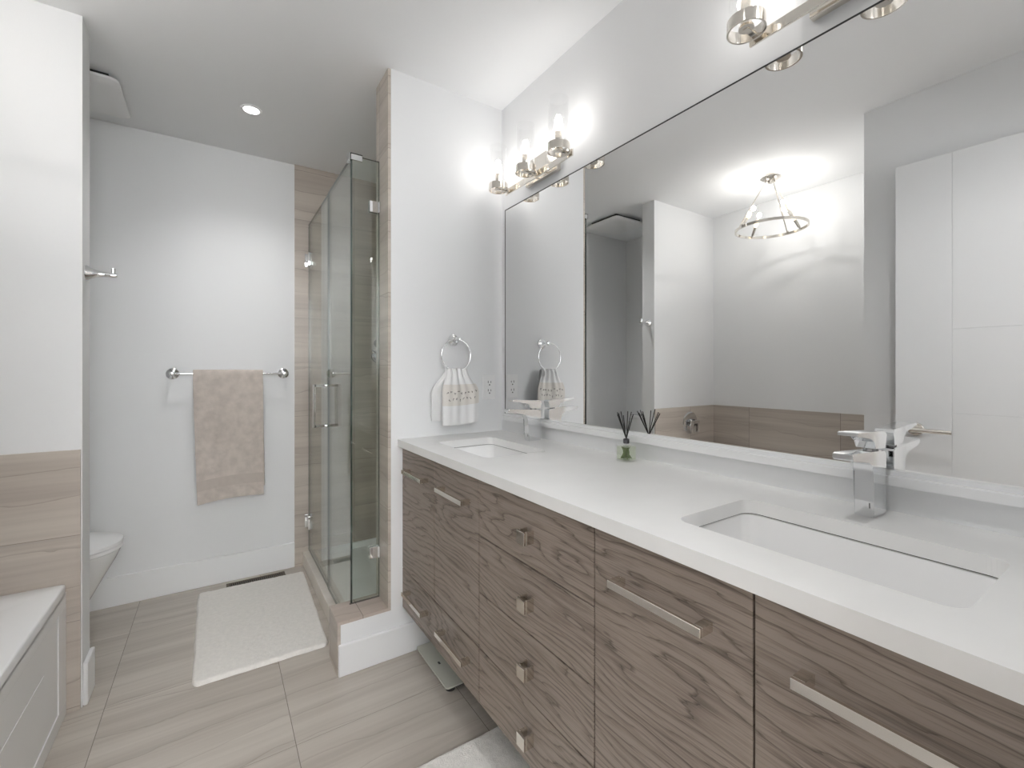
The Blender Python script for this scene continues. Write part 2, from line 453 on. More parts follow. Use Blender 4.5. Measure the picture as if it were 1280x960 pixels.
for i, (ya, yb) in enumerate(units):
    t = thing(names[i], labels[i], 'cabinet', (.9, (ya+yb)/2, ZB), None)
    if i == 1:
        b = bbox(FX+FT, XW, yb+.0006, ya-.0006, ZB, ZTOP)
    else:       # hollow carcass with room for the basin
        b = bmesh.new(); y0, y1 = yb+.0006, ya-.0006
        box(b, FX+FT, XW, y0, y0+.016, ZB, ZTOP); box(b, FX+FT, XW, y1-.016, y1, ZB, ZTOP)
        box(b, FX+FT, XW, y0+.016, y1-.016, ZB, ZB+.016); box(b, XW-.014, XW, y0+.016, y1-.016, ZB+.016, ZTOP)
        box(b, FX+FT, FX+FT+.012, y0+.016, y1-.016, ZB+.016, ZTOP)
    obj('carcass', b, 'carcass', t)
    if i == 1:
        for k in range(4):
            d = obj('drawer', bbox(FX, FX+FT, yb+G, ya-G, gaps[k]+G, gaps[k+1]-G, bev=.0007, seg=1), 'wood', t)
            knob(d, .903, [.278, .446, .611, .778][k])
    else:
        d = obj('drawer', bbox(FX, FX+FT, yb+G, ya-G, gaps[0]+G*0, gaps[1]-G, bev=.0007, seg=1), 'wood', t)
        mid = 1.489 if i == 0 else .348
        cs = (1.641, 1.316) if i == 0 else (.510, .186)
        for c in cs: pull(d, c, .294)
        for (y1, y0), c in zip(((ya, mid), (mid, yb)), cs):
            d = obj('door', bbox(FX, FX+FT, y0+G, y1-G, gaps[1]+G, ZTOP-G, bev=.0007, seg=1), 'wood', t)
            pull(d, c, .7835)
struct('trim_5', bbox(.66, XW, Y0, .0196, ZB, ZTOP), 'wood')

# worktop with two cut-outs
ZC = .903
CFX = .630
sinks = [(1.258, 1.658), (.143, .543)]
SX0, SX1 = .733, .988
outer = [(CFX, Y0+.001), (XW-.0005, Y0+.001), (XW-.0005, YR-.0005), (CFX, YR-.0005)]
holes = [rrect(SX0, SX1, a, c, .028, 8) for a, c in sinks]
b = holed_plate(bmesh.new(), outer, holes, .8735, ZC)
o = obj('countertop', b, 'quartz', origin=(.9, .9, .8735))
tag(o, 'long white quartz countertop with two sink cut-outs on the walnut vanity', 'countertop')
for i, (a, c) in enumerate(sinks):
    t = thing('undermount_sink', ['white rectangular sink at the far end of the counter, near the hand towel', 'white rectangular sink nearest the camera, on the right of the counter'][i],
              'sink', ((SX0+SX1)/2, (a+c)/2, .76), 'sinks set in the quartz counter')
    L = lambda e, z, r=.028: [(x, y, z) for x, y in rrect(SX0-e, SX1+e, a-e, c+e, r, 8)]
    b = bmesh.new()
    loft(b, [L(.018, .8715), L(.003, .8715), L(.001, .868), L(-.002, .80), L(-.012, .775, .03), L(-.045, .765, .03), L(-.06, .763, .03),
             ], cap0=False, cap1=True)
    loft(b, [L(.018, .8715), L(.018, .8665), L(.008, .8665), L(.006, .79, .03), L(-.006, .762, .03), L(-.06, .755, .03)], cap0=False, cap1=True)
    bmesh.ops.remove_doubles(b, verts=b.verts, dist=1e-5)
    obj('basin', b, 'ceramic', t, smooth=True, ang=60)
    b = bmesh.new()
    loft(b, [L(.012, .8735), L(.002, .8735), L(.002, .8716), L(.012, .8716)], cap0=False, cap1=False)
    obj('gap_shade_strip', b, 'gapshade', t)  # dark strip painted in for the shadow gap under the counter edge
    b = bmesh.new(); lathe(b, [(0, .004), (.020, .004), (.024, .002), (.024, 0)], ((SX0+SX1)/2+.03, (a+c)/2, .7632))
    obj('drain', b, 'chrome', t, smooth=True)

# faucets
def faucet():
    yc = .349; hw = .0165
    t = thing('faucet', 'square chrome faucet behind the sink nearest the camera', 'faucet', (1.085, yc, ZC), 'chrome faucets on the counter')
    b = bmesh.new()
    prof = [(1.055, ZC), (1.115, ZC), (1.117, 1.022), (1.110, 1.028), (.962, 1.036), (.955, 1.034), (.955, 1.026), (.960, 1.0225), (1.030, 1.014), (1.045, 1.006), (1.051, .99)]
    prism(b, prof, 1, yc-hw, yc+hw)
    bmesh.ops.bevel(b, geom=[e for e in b.edges if abs(e.verts[0].co.y-e.verts[1].co.y) < 1e-6], offset=.0012, segments=2, affect='EDGES')
    obj('spout_body', b, 'chrome', t, smooth=True, ang=30)
    b = bmesh.new()
    prof = [(1.062, 1.036), (1.112, 1.033), (1.120, 1.060), (1.112, 1.066), (.980, 1.073), (.976, 1.071), (.976, 1.066), (1.040, 1.058), (1.056, 1.050)]
    prism(b, prof, 1, yc-hw, yc+hw)
    bmesh.ops.bevel(b, geom=[e for e in b.edges if abs(e.verts[0].co.y-e.verts[1].co.y) < 1e-6], offset=.0009, segments=2, affect='EDGES')
    obj('lever_handle', b, 'chrome', t, smooth=True, ang=30)
    b = bmesh.new(); lathe(b, [(.0125, 0), (.0125, .010)], (1.087, yc, 1.0275)); obj('cartridge_collar', b, 'darkmetal', t, smooth=True)
    b = bmesh.new(); box(b, 1.0535, 1.055, yc-.010, yc-.008, ZC+.018, ZC+.028)
    obj('temperature_mark', b, 'darkmetal', t)
    return t
f1 = faucet()
dup(f1, None, (1.085, 1.487, ZC), 'square chrome faucet behind the far sink, below the hand towel', 'chrome faucets on the counter')

# ------------------------------------------------------------------ mirror, ledge, clips
MY0, MY1, MZ0, MZ1 = .03, 1.777, .988, 1.943
t = thing('wall_mirror', 'large frameless rectangular mirror over the two-sink counter', 'mirror', (XW, (MY0+MY1)/2, MZ0))
obj('mirror_glass', bbox(XM, XW-.0015, MY0, MY1, MZ0, MZ1), 'mirror', t)
b = bbox(XM-.0010, XW-.001, MY0, MY1+.0035, MZ1, MZ1+.0035); box(b, XM-.0010, XW-.001, MY1, MY1+.0035, MZ0-.004, MZ1)
obj('edge_strip', b, 'mirroredge', t)
b = bbox(XW-.026, XW, Y0+.001, MY1+.004, .958, .978, bev=.0015, seg=1)
box(b, XW-.014, XW, Y0+.001, MY1+.004, .978, MZ0-.0003, bev=.001, seg=1)
struct('trim_6', b, 'trim')

# ------------------------------------------------------------------ vanity lights
def add_light(name, loc, watts, col, r):
    d = bpy.data.lights.new(name, 'POINT'); d.energy = watts; d.color = col; d.shadow_soft_size = r
    return d
def sconce(yc, label):
    zc_ = 2.006; sp = .2105; xc = 1.049
    t = thing('vanity_light', label, 'light fixture', (XW, yc, zc_), 'three-bulb vanity lights above the mirror')
    obj('backplate', bbox(XW-.020, XW, yc-.108, yc+.108, zc_-.018, zc_+.085, bev=.002), 'nickel', t)
    b = bbox(1.098, 1.104, yc-sp-.020, yc+sp+.020, zc_-.020, zc_+.006, bev=.001)
    obj('bar', b, 'nickel', t)
    for s in (-.03, .03):
        b = tube(bmesh.new(), [(XW-.02, yc+s, zc_+.0), (1.104, yc+s, zc_-.006)], .006, 12)
        obj('bracket', b, 'nickel', t, smooth=True)
    for k in (-1, 0, 1):
        y = yc+k*sp
        b = bmesh.new()
        lathe(b, [(.0385, 0), (.0425, 0), (.0425, .028), (.0385, .028), (.0385, 0)], (xc, y, zc_-.014), n=48)
        box(b, xc-.004, xc+.0400, y-.006, y+.006, zc_-.010, zc_-.003)
        box(b, xc+.040, 1.099, y-.009, y+.009, zc_-.010, zc_-.003)
        cup = obj('cup', b, 'nickel', t, smooth=True)
        b = bmesh.new(); lathe(b, [(0, 0), (.017, 0), (.017, .006), (.0125, .008), (.0125, .068), (.0, .068)], (xc, y, zc_-.008), n=24)
        obj('socket', b, 'nickel', cup, smooth=True)
        b = bmesh.new(); lathe(b, [(.0375, 0), (.0375, .190), (.0355, .190), (.0355, 0), (.0375, 0)], (xc, y, zc_-.0095), n=48)
        obj('glass_shade', b, 'clear', cup, smooth=True, ang=50)
        b = bmesh.new(); lathe(b, [(.011, 0), (.013, .008), (.0225, .030), (.0245, .042), (.021, .056), (.011, .066), (0, .069)], (xc, y, zc_+.061), n=24)
        obj('bulb', b, 'clear', cup, smooth=True)
        b = bmesh.new(); lathe(b, [(0, 0), (.008, .003), (.0135, .020), (.0145, .032), (.010, .044), (0, .048)], (xc, y, zc_+.066), n=20)
        fl = obj('filament', b, 'bulb', cup, smooth=True)
        d = add_light('bulb_light', None, BULB_W, (1.0, .975, .95), .022)
        lo = bpy.data.objects.new('bulb_light', d); C.objects.link(lo); lo.parent = cup
        lo.location = Vector((xc, y, zc_+.102))-Vector((XW, yc, zc_))
    return t
sconce(1.488, 'polished nickel three-light bar above the far sink, beside the towel ring wall')
sconce(.368, 'polished nickel three-light bar at the top edge, above the near sink, partly cut off')

# ------------------------------------------------------------------ reed diffuser
dx, dy = 1.083, .982
t = thing('reed_diffuser', 'small glass reed diffuser with black reeds on the counter before the mirror', 'diffuser', (dx, dy, ZC))
s = .0262
def rr(e, z): return [(x, y, z) for x, y in rrect(dx-s-e, dx+s+e, dy-s-e, dy+s+e, .009, 5)]
b = bmesh.new(); loft(b, [rr(-.002, ZC), rr(0, ZC+.002), rr(0, ZC+.050), rr(-.005, ZC+.054), rr(-.0135, ZC+.056)], cap1=False)
obj('bottle', b, 'clear', t, smooth=True)
b = bmesh.new(); loft(b, [rr(-.003, ZC+.006), rr(-.003, ZC+.046)])
obj('oil', b, 'liquid', t)
b = bmesh.new(); lathe(b, [(.0085, 0), (.0095, .002), (.0095, .013), (.0075, .015), (.0055, .015), (.0055, 0)], (dx, dy, ZC+.055), n=24)
obj('collar', b, 'collar', t, smooth=True)
b = bmesh.new()
for k in range(26):
    a = random.uniform(0, 2*PI); r1 = random.uniform(.006, .018); a2 = a+random.uniform(1.5, 3.5); r2 = random.uniform(.004, .017)
    p0 = Vector((dx+r1*math.cos(a), dy+r1*math.sin(a), ZC+.008)); p1 = Vector((dx+r2*math.cos(a2), dy+r2*math.sin(a2), ZC+.045))
    tube(b, [p0, (p0+p1)/2+Vector((random.uniform(-.003, .003), random.uniform(-.003, .003), 0)), p1], [.0012, .0022, .0010], 5)
o = obj('greenery', b, 'leaf', t); o['kind'] = 'stuff'
for k in range(9):
    a = [200, 235, 215, 30, 18, 42, 130, 8, 345][k]*PI/180; sp = [.036, .028, .043, .034, .046, .026, .022, .040, .03][k]
    # lean mostly along the counter
    top = Vector((dx+sp*.45*math.sin(a), dy+sp*math.cos(a), ZC+[.150, .158, .146, .153, .149, .142, .155, .143, .148][k]))
    bot = Vector((dx-sp*.12*math.sin(a), dy-sp*.16*math.cos(a), ZC+.058))
    b = bmesh.new(); tube(b, [bot, top], .00135, 8); obj('reed', b, 'reed', t)

# ------------------------------------------------------------------ towel ring, hand towel, outlet
t = thing('towel_ring', 'round chrome towel ring on the wall beside the outlet', 'towel ring', (.888, YR, 1.326))
b = bmesh.new(); lathe(b, [(0, .030), (.010, .030), (.012, .014), (.020, .009), (.026, .004), (.026, 0)], (.888, YR, 1.326), (0, -1, 0))
lathe(b, [(.0, .062), (.008, .060), (.011, .052), (.011, .046), (.008, .040), (.007, .028)], (.888, YR, 1.326), (0, -1, 0), 20)
obj('mount', b, 'chrome', t, smooth=True)
rc = Vector((.877, YR-.051, 1.257)); b = bmesh.new()
tube(b, [rc+Vector((.070*math.cos(2*PI*k/48), 0, .070*math.sin(2*PI*k/48))) for k in range(48)], .0031, 12, closed=True)
obj('ring', b, 'chrome', t, smooth=True)

def cloth(fn, nu, nv, thick, sub=0):
    """fn(u,v)->Vector front surface; returns a closed thin sheet"""
    bm = bmesh.new()
    P = [[fn(i/nu, j/nv) for j in range(nv+1)] for i in range(nu+1)]
    def nrm(i, j):
        a = P[min(i+1, nu)][j]-P[max(i-1, 0)][j]; b_ = P[i][min(j+1, nv)]-P[i][max(j-1, 0)]
        n = a.cross(b_); return n.normalized() if n.length > 0 else Vector((0, -1, 0))
    A = [[bm.verts.new(P[i][j]+nrm(i, j)*thick/2) for j in range(nv+1)] for i in range(nu+1)]
    B = [[bm.verts.new(P[i][j]-nrm(i, j)*thick/2) for j in range(nv+1)] for i in range(nu+1)]
    for i in range(nu):
        for j in range(nv):
            bm.faces.new((A[i][j], A[i+1][j], A[i+1][j+1], A[i][j+1]))
            bm.faces.new((B[i][j], B[i][j+1], B[i+1][j+1], B[i+1][j]))
    for j in range(nv):
        bm.faces.new((A[0][j], A[0][j+1], B[0][j+1], B[0][j])); bm.faces.new((A[nu][j], B[nu][j], B[nu][j+1], A[nu][j+1]))
    for i in range(nu):
        bm.faces.new((A[i][0], B[i][0], B[i+1][0], A[i+1][0])); bm.faces.new((A[i][nv], A[i+1][nv], B[i+1][nv], B[i][nv]))
    return bm
# hand towel pulled through the ring: v=0 back hem .. 1 front hem
ty = YR-.051
def ht(u, v, zb=None):
    zr = 1.188
    front_len, back_len = .232, .215
    tot = front_len+back_len; s_ = v*tot-back_len        # <0 back, >0 front
    d = abs(s_); side = 1 if s_ > 0 else -1
    f = min(1, d/.10)
    f = f*f*(3-2*f)
    wid = .100+(.168-.100)*f*(1.0 if side > 0 else .95)
    xc = .880+(.006*f if side > 0 else -.026*f)
    x = xc+(u-.5)*wid
    ruff = (1-f*.75)*.0065*math.sin(u*26+1)+.003*math.sin(u*9+v*3)
    y = ty-side*min(d/.012, 1)*(.010+.014*f)+ruff
    z = zr+.009*math.sqrt(max(0, 1-min(1, d/.012)**2))-max(0, d-.004)
    z += (.010*(u-.5)-.006*math.sin(u*PI))*f*min(1, d/.2)
    if side < 0: z += .022*f*0
    return Vector((x, y, z))
t = thing('hand_towel', 'small white hand towel with beige embroidered band hanging through the ring', 'towel', (.88, ty, .955))
obj('cloth', cloth(ht, 44, 90, .004), 'linen', t, smooth=True, ang=80)
v0b, v1b = (.215+.062)/.447, (.215+.150)/.447
def hb(u, v):
    p = ht(-.015+u*1.03, v0b+(v1b-v0b)*v); return p+Vector((0, -.0042, 0))
band = obj('band', cloth(hb, 44, 16, .003), 'linenband', t, smooth=True, ang=80)
b = bmesh.new()
for k in range(17):
    u = .10+.84*(k+.5)/17; v = .50+(.20 if k % 2 else -.12)+random.uniform(-.05, .05)
    c = hb(u, v)+Vector((0, -.0022, 0))
    for q in range(3):
        a = random.uniform(0, PI)+q*2.1; r = .0056
        tip = c+Vector((math.cos(a)*r, 0, math.sin(a)*r)); sd = Vector((-math.sin(a), 0, math.cos(a)))*.0017; md = (c+tip)/2
        vs = [b.verts.new(p) for p in (c, md+sd, tip, md-sd)]; vs2 = [b.verts.new(p.co+Vector((0, -.0008, 0))) for p in vs]
        b.faces.new(vs); b.faces.new(list(reversed(vs2)))
        for i_ in range(4): b.faces.new((vs[i_], vs2[i_], vs2[(i_+1) % 4], vs[(i_+1) % 4]))
obj('embroidery', b, 'stitch', band)

ox, oz = 1.072, 1.112
t = thing('outlet', 'white double electrical outlet on the wall between hand towel and mirror', 'outlet', (ox, YR, oz))
obj('cover_plate', bbox(ox-.034, ox+.034, YR-.005, YR, oz-.057, oz+.057, bev=.002), 'plastic', t)
for s_ in (-1, 1):
    b = bmesh.new(); zc_ = oz+s_*.0195
    loft(b, [[(x, YR-.005, z) for x, z in rrect(ox-.016, ox+.016, zc_-.0165, zc_+.0165, .006)], [(x, YR-.0075, z) for x, z in rrect(ox-.016, ox+.016, zc_-.0165, zc_+.0165, .006)]])
    r_ = obj('receptacle', b, 'plastic', t)
    b = bbox(ox-.0085, ox-.0060, YR-.0080, YR-.0074, zc_-.001, zc_+.010); box(b, ox+.0060, ox+.0085, YR-.0080, YR-.0074, zc_-.0005, zc_+.0085)
    lathe(b, [(0, .0006), (.0032, .0006), (.0032, 0)], (ox, YR-.0074, zc_-.009), (0, -1, 0), 12)
    obj('slots', b, 'slot', r_)

# ------------------------------------------------------------------ end wall: towel bar and bath towel
BY = YE-.062; BZ = 1.173
bx0, bx1 = -.196, .334
t = thing('towel_bar', 'straight chrome towel bar on the end wall', 'towel bar', ((bx0+bx1)/2, YE, BZ))
for x in (bx0, bx1):
    b = bmesh.new(); lathe(b, [(0, .075), (.009, .073), (.013, .066), (.013, .058), (.008, .050), (.008, .020), (.014, .012), (.022, .009), (.029, .004), (.029, 0)], (x, YE, BZ), (0, -1, 0))
    obj('mount', b, 'chrome', t, smooth=True)
b = bmesh.new(); tube(b, [(bx0, BY, BZ), (bx1, BY, BZ)], .0065, 16); obj('bar', b, 'chrome', t, smooth=True)
def bt(u, v):
    fl, bl = .700, .655; tot = fl+bl; s_ = v*tot-bl; d = abs(s_); side = 1 if s_ > 0 else -1
    x0 = -.105+(.020 if side > 0 else .028)*(d/.7)**1.2; x1 = .222+(.003 if side > 0 else .012)*(d/.7)
    x = x0+(x1-x0)*u
    y = BY-side*min(d/.016, 1)*(.0125+.006*min(1, d/.5))+.0035*math.sin(u*7+1)*min(1, d/.25)*(1.0 if side > 0 else .5)-(.004*side*math.sin(u*PI))
    z = BZ+.0165*math.sqrt(max(0, 1-min(1, d/.016)**2))-max(0, d-.006)
    z += (-.010+.020*u+.012*math.sin(u*PI*1.1))*min(1, d/.6)*(1 if side > 0 else .6)
    n = mnoise.noise(Vector((x*60, z*60, side*4.0)))*.0016
    return Vector((x, y-side*n, z))
t = thing('bath_towel', 'taupe terry bath towel folded over the bar on the end wall', 'towel', (.06, BY, .47))
obj('terry_cloth', cloth(bt, 60, 200, .012), 'towel', t, smooth=True, ang=80)
def btb(u, v):
    va = (.655+.570)/1.355; vb = (.655+.632)/1.355
    return bt(u*1.004-.002, va+(vb-va)*v)+Vector((0, -.0052, 0))
obj('woven_border', cloth(btb, 40, 8, .004), 'towelband', t, smooth=True, ang=80)
def hem(z_):
    def f(u, v):
        va = (.655+z_)/1.355
        return bt(u*1.004-.002, va+.007*v)+Vector((0, -.0062, 0))
    return f
for z_ in (.566, .630):
    obj('border_edge', cloth(hem(z_), 40, 3, .003), 'towel', t, smooth=True, ang=80)

# robe hook on the end of the tub wall
hx, hy, hz = XT, 2.208, 1.543
t = thing('robe_hook', 'chrome robe hook on the narrow end of the tub wall', 'hook', (hx, hy, hz))
b = bmesh.new(); lathe(b, [(0, .086), (.008, .086), (.0095, .082), (.0095, .060), (.0105, .045), (.0135, .030), (.0195, .015), (.027, .005), (.029, 0)], (hx, hy, hz), (1, 0, 0))
obj('post', b, 'chrome', t, smooth=True)
b = bmesh.new(); tube(b, [(hx+.074, hy, hz+.004), (hx+.074, hy, hz+.026)], [.006, .0065], 14); obj('peg', b, 'chrome', t, smooth=True)

# ------------------------------------------------------------------ toilet
tyc = 2.635; tip = -.348
t = thing('toilet', 'white toilet half hidden behind the tub wall', 'toilet', (-.68, tyc, 0))
def egg(x_back, x_front, hw, z, n=40):
    out = []
    cx = x_back+(x_front-x_back)*.45
    for k in range(n):
        a = 2*PI*k/n; c_, s_ = math.cos(a), math.sin(a)
        x = cx+(x_front-cx)*c_ if c_ > 0 else cx+(cx-x_back)*c_
        sx = 1 if s_ >= 0 else -1
        out.append((x, tyc+sx*hw*abs(s_)**(.85 if c_ > 0 else .6), z))
    return out
b = bmesh.new()
loft(b, [egg(-.93, -.56, .10, 0), egg(-.93, -.550, .105, .03), egg(-.93, -.510, .110, .10), egg(-.93, -.460, .130, .19), egg(-.93, -.415, .155, .28), egg(-.93, -.375, .175, .355), egg(-.90, -.358, .183, .395), egg(-.88, -.356, .183, .405)])
obj('bowl', b, 'ceramic', t, smooth=True, ang=60)
b = bmesh.new(); loft(b, [egg(-.86, -.356, .178, .4065), egg(-.86, -.350, .184, .409), egg(-.86, -.350, .184, .421), egg(-.86, -.354, .180, .424)])
obj('seat', b, 'plastic', t, smooth=True, ang=60)
b = bmesh.new(); loft(b, [egg(-.86, -.354, .180, .4265), egg(-.86, -.348, .186, .429), egg(-.86, -.350, .185, .440), egg(-.85, -.380, .165, .450), egg(-.83, -.45, .11, .455), egg(-.79, -.54, .04, .457)])
obj('lid', b, 'plastic', t, smooth=True, ang=60)
b = bmesh.new(); loft(b, [[(x, y, z) for x, y in rrect(-1.012+e, -.865-e, tyc-.185+e, tyc+.185-e, .025)] for z, e in ((.38, .012), (.42, 0), (.76, 0))])
tank = obj('tank', b, 'ceramic', t, smooth=True)
b = bmesh.new(); loft(b, [[(x, y, z) for x, y in rrect(-1.013-e+.003, -.858+e, tyc-.190-e, tyc+.190+e, .028)] for z, e in ((.762, 0), (.782, .001), (.790, -.006))])
obj('tank_lid', b, 'ceramic', t, smooth=True)
b = bmesh.new(); lathe(b, [(0, .005), (.018, .005), (.02, .0)], (-.935, tyc, .790)); obj('flush_button', b, 'chrome', t, smooth=True)
b = bbox(-.99, -.90, tyc-.095, tyc+.095, .0, .40, bev=.01); obj('pedestal_back', b, 'ceramic', t, smooth=True)

# ------------------------------------------------------------------ bathtub
TX1 = -.434; TZ = .452; tx0 = XL+.0095; ty0, ty1 = YC+.0095, YT-.0095
t = thing('bathtub', 'white alcove bathtub with panelled apron beside the tiled wall', 'bathtub', ((tx0+TX1)/2, (ty0+ty1)/2, 0))
def tl(e, z, r): return [(x, y, z) for x, y in rrect(tx0+e, TX1-e, ty0+e, ty1-e, r, 8)]
def ti(e, z, r): return [(x, y, z) for x, y in rrect(tx0+.055+e, TX1-.165-e, ty0+.085+e, ty1-.10-e, r, 8)]
b = bmesh.new()
loft(b, [tl(.0, TZ-.035, .012), tl(.0, TZ-.006, .012), tl(.002, TZ-.0015, .012), tl(.007, TZ, .012), ti(-.006, TZ, .11), ti(0, TZ-.004, .105), ti(.006, TZ-.02, .10), ti(.05, .15, .10), ti(.09, .10, .10), ti(.13, .09, .08)], cap0=True)
obj('basin', b, 'acrylic', t, smooth=True, ang=50)
b = bmesh.new()
for r0 in [(TX1-.02, TX1-.004, ty0, ty1, 0, TZ-.03)]: box(b, *r0)
# raised border of the apron, leaving a recessed field
fy0, fy1, fz0, fz1 = ty0+.09, ty1-.088, .052, .378
box(b, TX1-.004, TX1+.0, ty0, ty1, fz1, TZ-.03, bev=.0015); box(b, TX1-.004, TX1, ty0, ty1, 0, fz0, bev=.0015)
box(b, TX1-.004, TX1, ty0, fy0, fz0-.002, fz1+.002, bev=.0015); box(b, TX1-.004, TX1, fy1, ty1, fz0-.002, fz1+.002, bev=.0015)
box(b, TX1-.004, TX1-.0025, fy0+.14, fy1-.14, .13, .262, bev=.0006)
obj('apron', b, 'acrylic', t)
b = bmesh.new(); lathe(b, [(0, .006), (.03, .006), (.035, 0)], (-.8, ty1-.35, .09)); obj('drain', b, 'chrome', t, smooth=True)

# tub control on the tiled wall at the foot of the tub
vx, vz = -.806, .787; vy = YT-.009
t = thing('tub_valve', 'round chrome tub control with square handle on the tile above the tub', 'tub control', (vx, vy, vz))
b = bmesh.new(); lathe(b, [(0, .010), (.070, .010), (.084, .006), (.086, 0)], (vx, vy, vz), (0, -1, 0), 48); obj('escutcheon', b, 'chrome', t, smooth=True)
b = bmesh.new(); lathe(b, [(0, .034), (.030, .034), (.030, .009)], (vx, vy, vz), (0, -1, 0), 32); obj('hub', b, 'darkmetal', t, smooth=True)
b = bbox(vx-.040, vx+.040, vy-.060, vy-.034, vz-.004, vz+.022, bev=.002); box(b, vx-.040, vx-.022, vy-.056, vy-.034, vz-.072, vz-.004, bev=.002); box(b, vx+.022, vx+.040, vy-.056, vy-.034, vz-.072, vz-.004, bev=.002)
obj('handle', b, 'chrome', t)

# ------------------------------------------------------------------ shower: door, inline panel, return panel
GT = .009
def glass_slab(name, parent, x0, x1, y0, y1, z0, z1):
    b = bmesh.new(); box(b, x0, x1, y0, y1, z0, z1)
    bmesh.ops.recalc_face_normals(b, faces=b.faces)
    thinx = abs(x1-x0) < abs(y1-y0)
    for f in b.faces:
        n_ = f.normal; f.material_index = 0 if abs(n_.x if thinx else n_.y) > .9 else 1
    return obj(name, b, ['glass', 'glassedge'], parent)
ZG = 2.075
ysplit = 2.405; ypan = 1.945
t = thing('shower_door', 'hinged clear glass shower door with chrome pull, next to the end wall', 'shower door', (XG, YE, .085))
glass_slab('door_glass', t, XG-GT/2, XG+GT/2, ysplit+.002, YE-.018, .090, 2.085)
for z in (1.865, .268):
    b = bbox(XG-.013, XG+.013, YE-.068, YE-.030, z-.040, z+.040, bev=.002)
    box(b, XG-.010, XG+.010, YE-.030, YE-.0105, z-.030, z+.030, bev=.002)
    box(b, XG-.024, XG+.024, YE-.016, YE-.0105, z-.040, z+.040, bev=.001)
    tube(b, [(XG, YE-.032, z-.032), (XG, YE-.032, z+.032)], .010, 14)
    obj('hinge', b, 'chrome', t, smooth=True)
b = bmesh.new(); hyy = 2.462
za, zb_ = .905, 1.112
for s_ in (-1, 1):
    xx = XG+s_*.058
    box(b, xx-.007, xx+.007, hyy-.007, hyy+.007, za-.007, zb_+.007, bev=.001)
for z in (za, zb_): box(b, XG-.058, XG+.058, hyy-.007, hyy+.007, z-.007, z+.007, bev=.001)
for z in (za, zb_):
    for s_ in (-1, 1): lathe(b, [(0, .006), (.013, .006), (.013, 0)], (XG+s_*(GT/2), hyy, z), (s_, 0, 0), 24)
obj('pull_handle', b, 'chrome', t)
t = thing('shower_screen', 'fixed clear glass shower panels meeting at a corner on the low tiled stub wall', 'glass panel', (XG, ypan, ZP))
glass_slab('inline_glass', t, XG-GT/2, XG+GT/2, ypan+GT/2+.001, ysplit-.002, .0835, 2.09)
rg = glass_slab('return_glass', t, XG-GT/2, XE-.001, ypan-GT/2, ypan+GT/2, ZP+.001, 2.097)
for v in rg.data.vertices: v.co.y += .0006 if v.co.x < .03 else -.0006      # hung a hair out of square
ZK = 2.097
b = bbox(XG-.010, XG+.042, ypan-.013, ypan-GT/2-.0007, ZK-.022, ZK+.006, bev=.001); box(b, XG-.013, XG-GT/2, ypan-.013, ypan+.035, ZK-.022, ZK+.006, bev=.001)
box(b, XG-.010, XG+.042, ypan-.013, ypan+.013, ZK+.0005, ZK+.006, bev=.001)
obj('corner_clamp', b, 'chrome', t)
for z in (1.895, .405):
    b = bbox(XE-.044, XE-.001, ypan-.013, ypan-GT/2, z-.024, z+.024, bev=.0015); box(b, XE-.044, XE-.001, ypan+GT/2, ypan+.013, z-.024, z+.024, bev=.0015)
    box(b, XE-.006, XE-.0005, ypan-.025, ypan+.025, z-.024, z+.024, bev=.001)
    obj('wall_clamp', b, 'chrome', t)
b = bbox(XG-.010, XE-.002, ypan-.0075, ypan-GT/2-.0003, ZP+.0005, ZP+.006); obj('sill_gasket', b, 'darkmetal', t)

# shower controls on the tiled end wall
sy = YE-.010
t = thing('shower_valve', 'dark chrome shower valve with lever seen through the glass', 'shower valve', (.893, sy, 1.29))
b = bmesh.new(); lathe(b, [(0, .012), (.036, .012), (.040, .006), (.040, 0)], (.895, sy, 1.285), (0, -1, 0)); lathe(b, [(0, .055), (.018, .055), (.020, .012)], (.895, sy, 1.285), (0, -1, 0)); obj('escutcheon', b, 'darkmetal', t, smooth=True)
b = bmesh.new(); tube(b, [(.895, sy-.050, 1.285), (.845, sy-.056, 1.322)], [.009, .006], 12); obj('lever', b, 'darkmetal', t, smooth=True)
b = bmesh.new(); lathe(b, [(0, .030), (.020, .030), (.026, .008), (.028, 0)], (.900, sy, 1.372), (0, -1, 0)); obj('diverter', b, 'darkmetal', t, smooth=True)

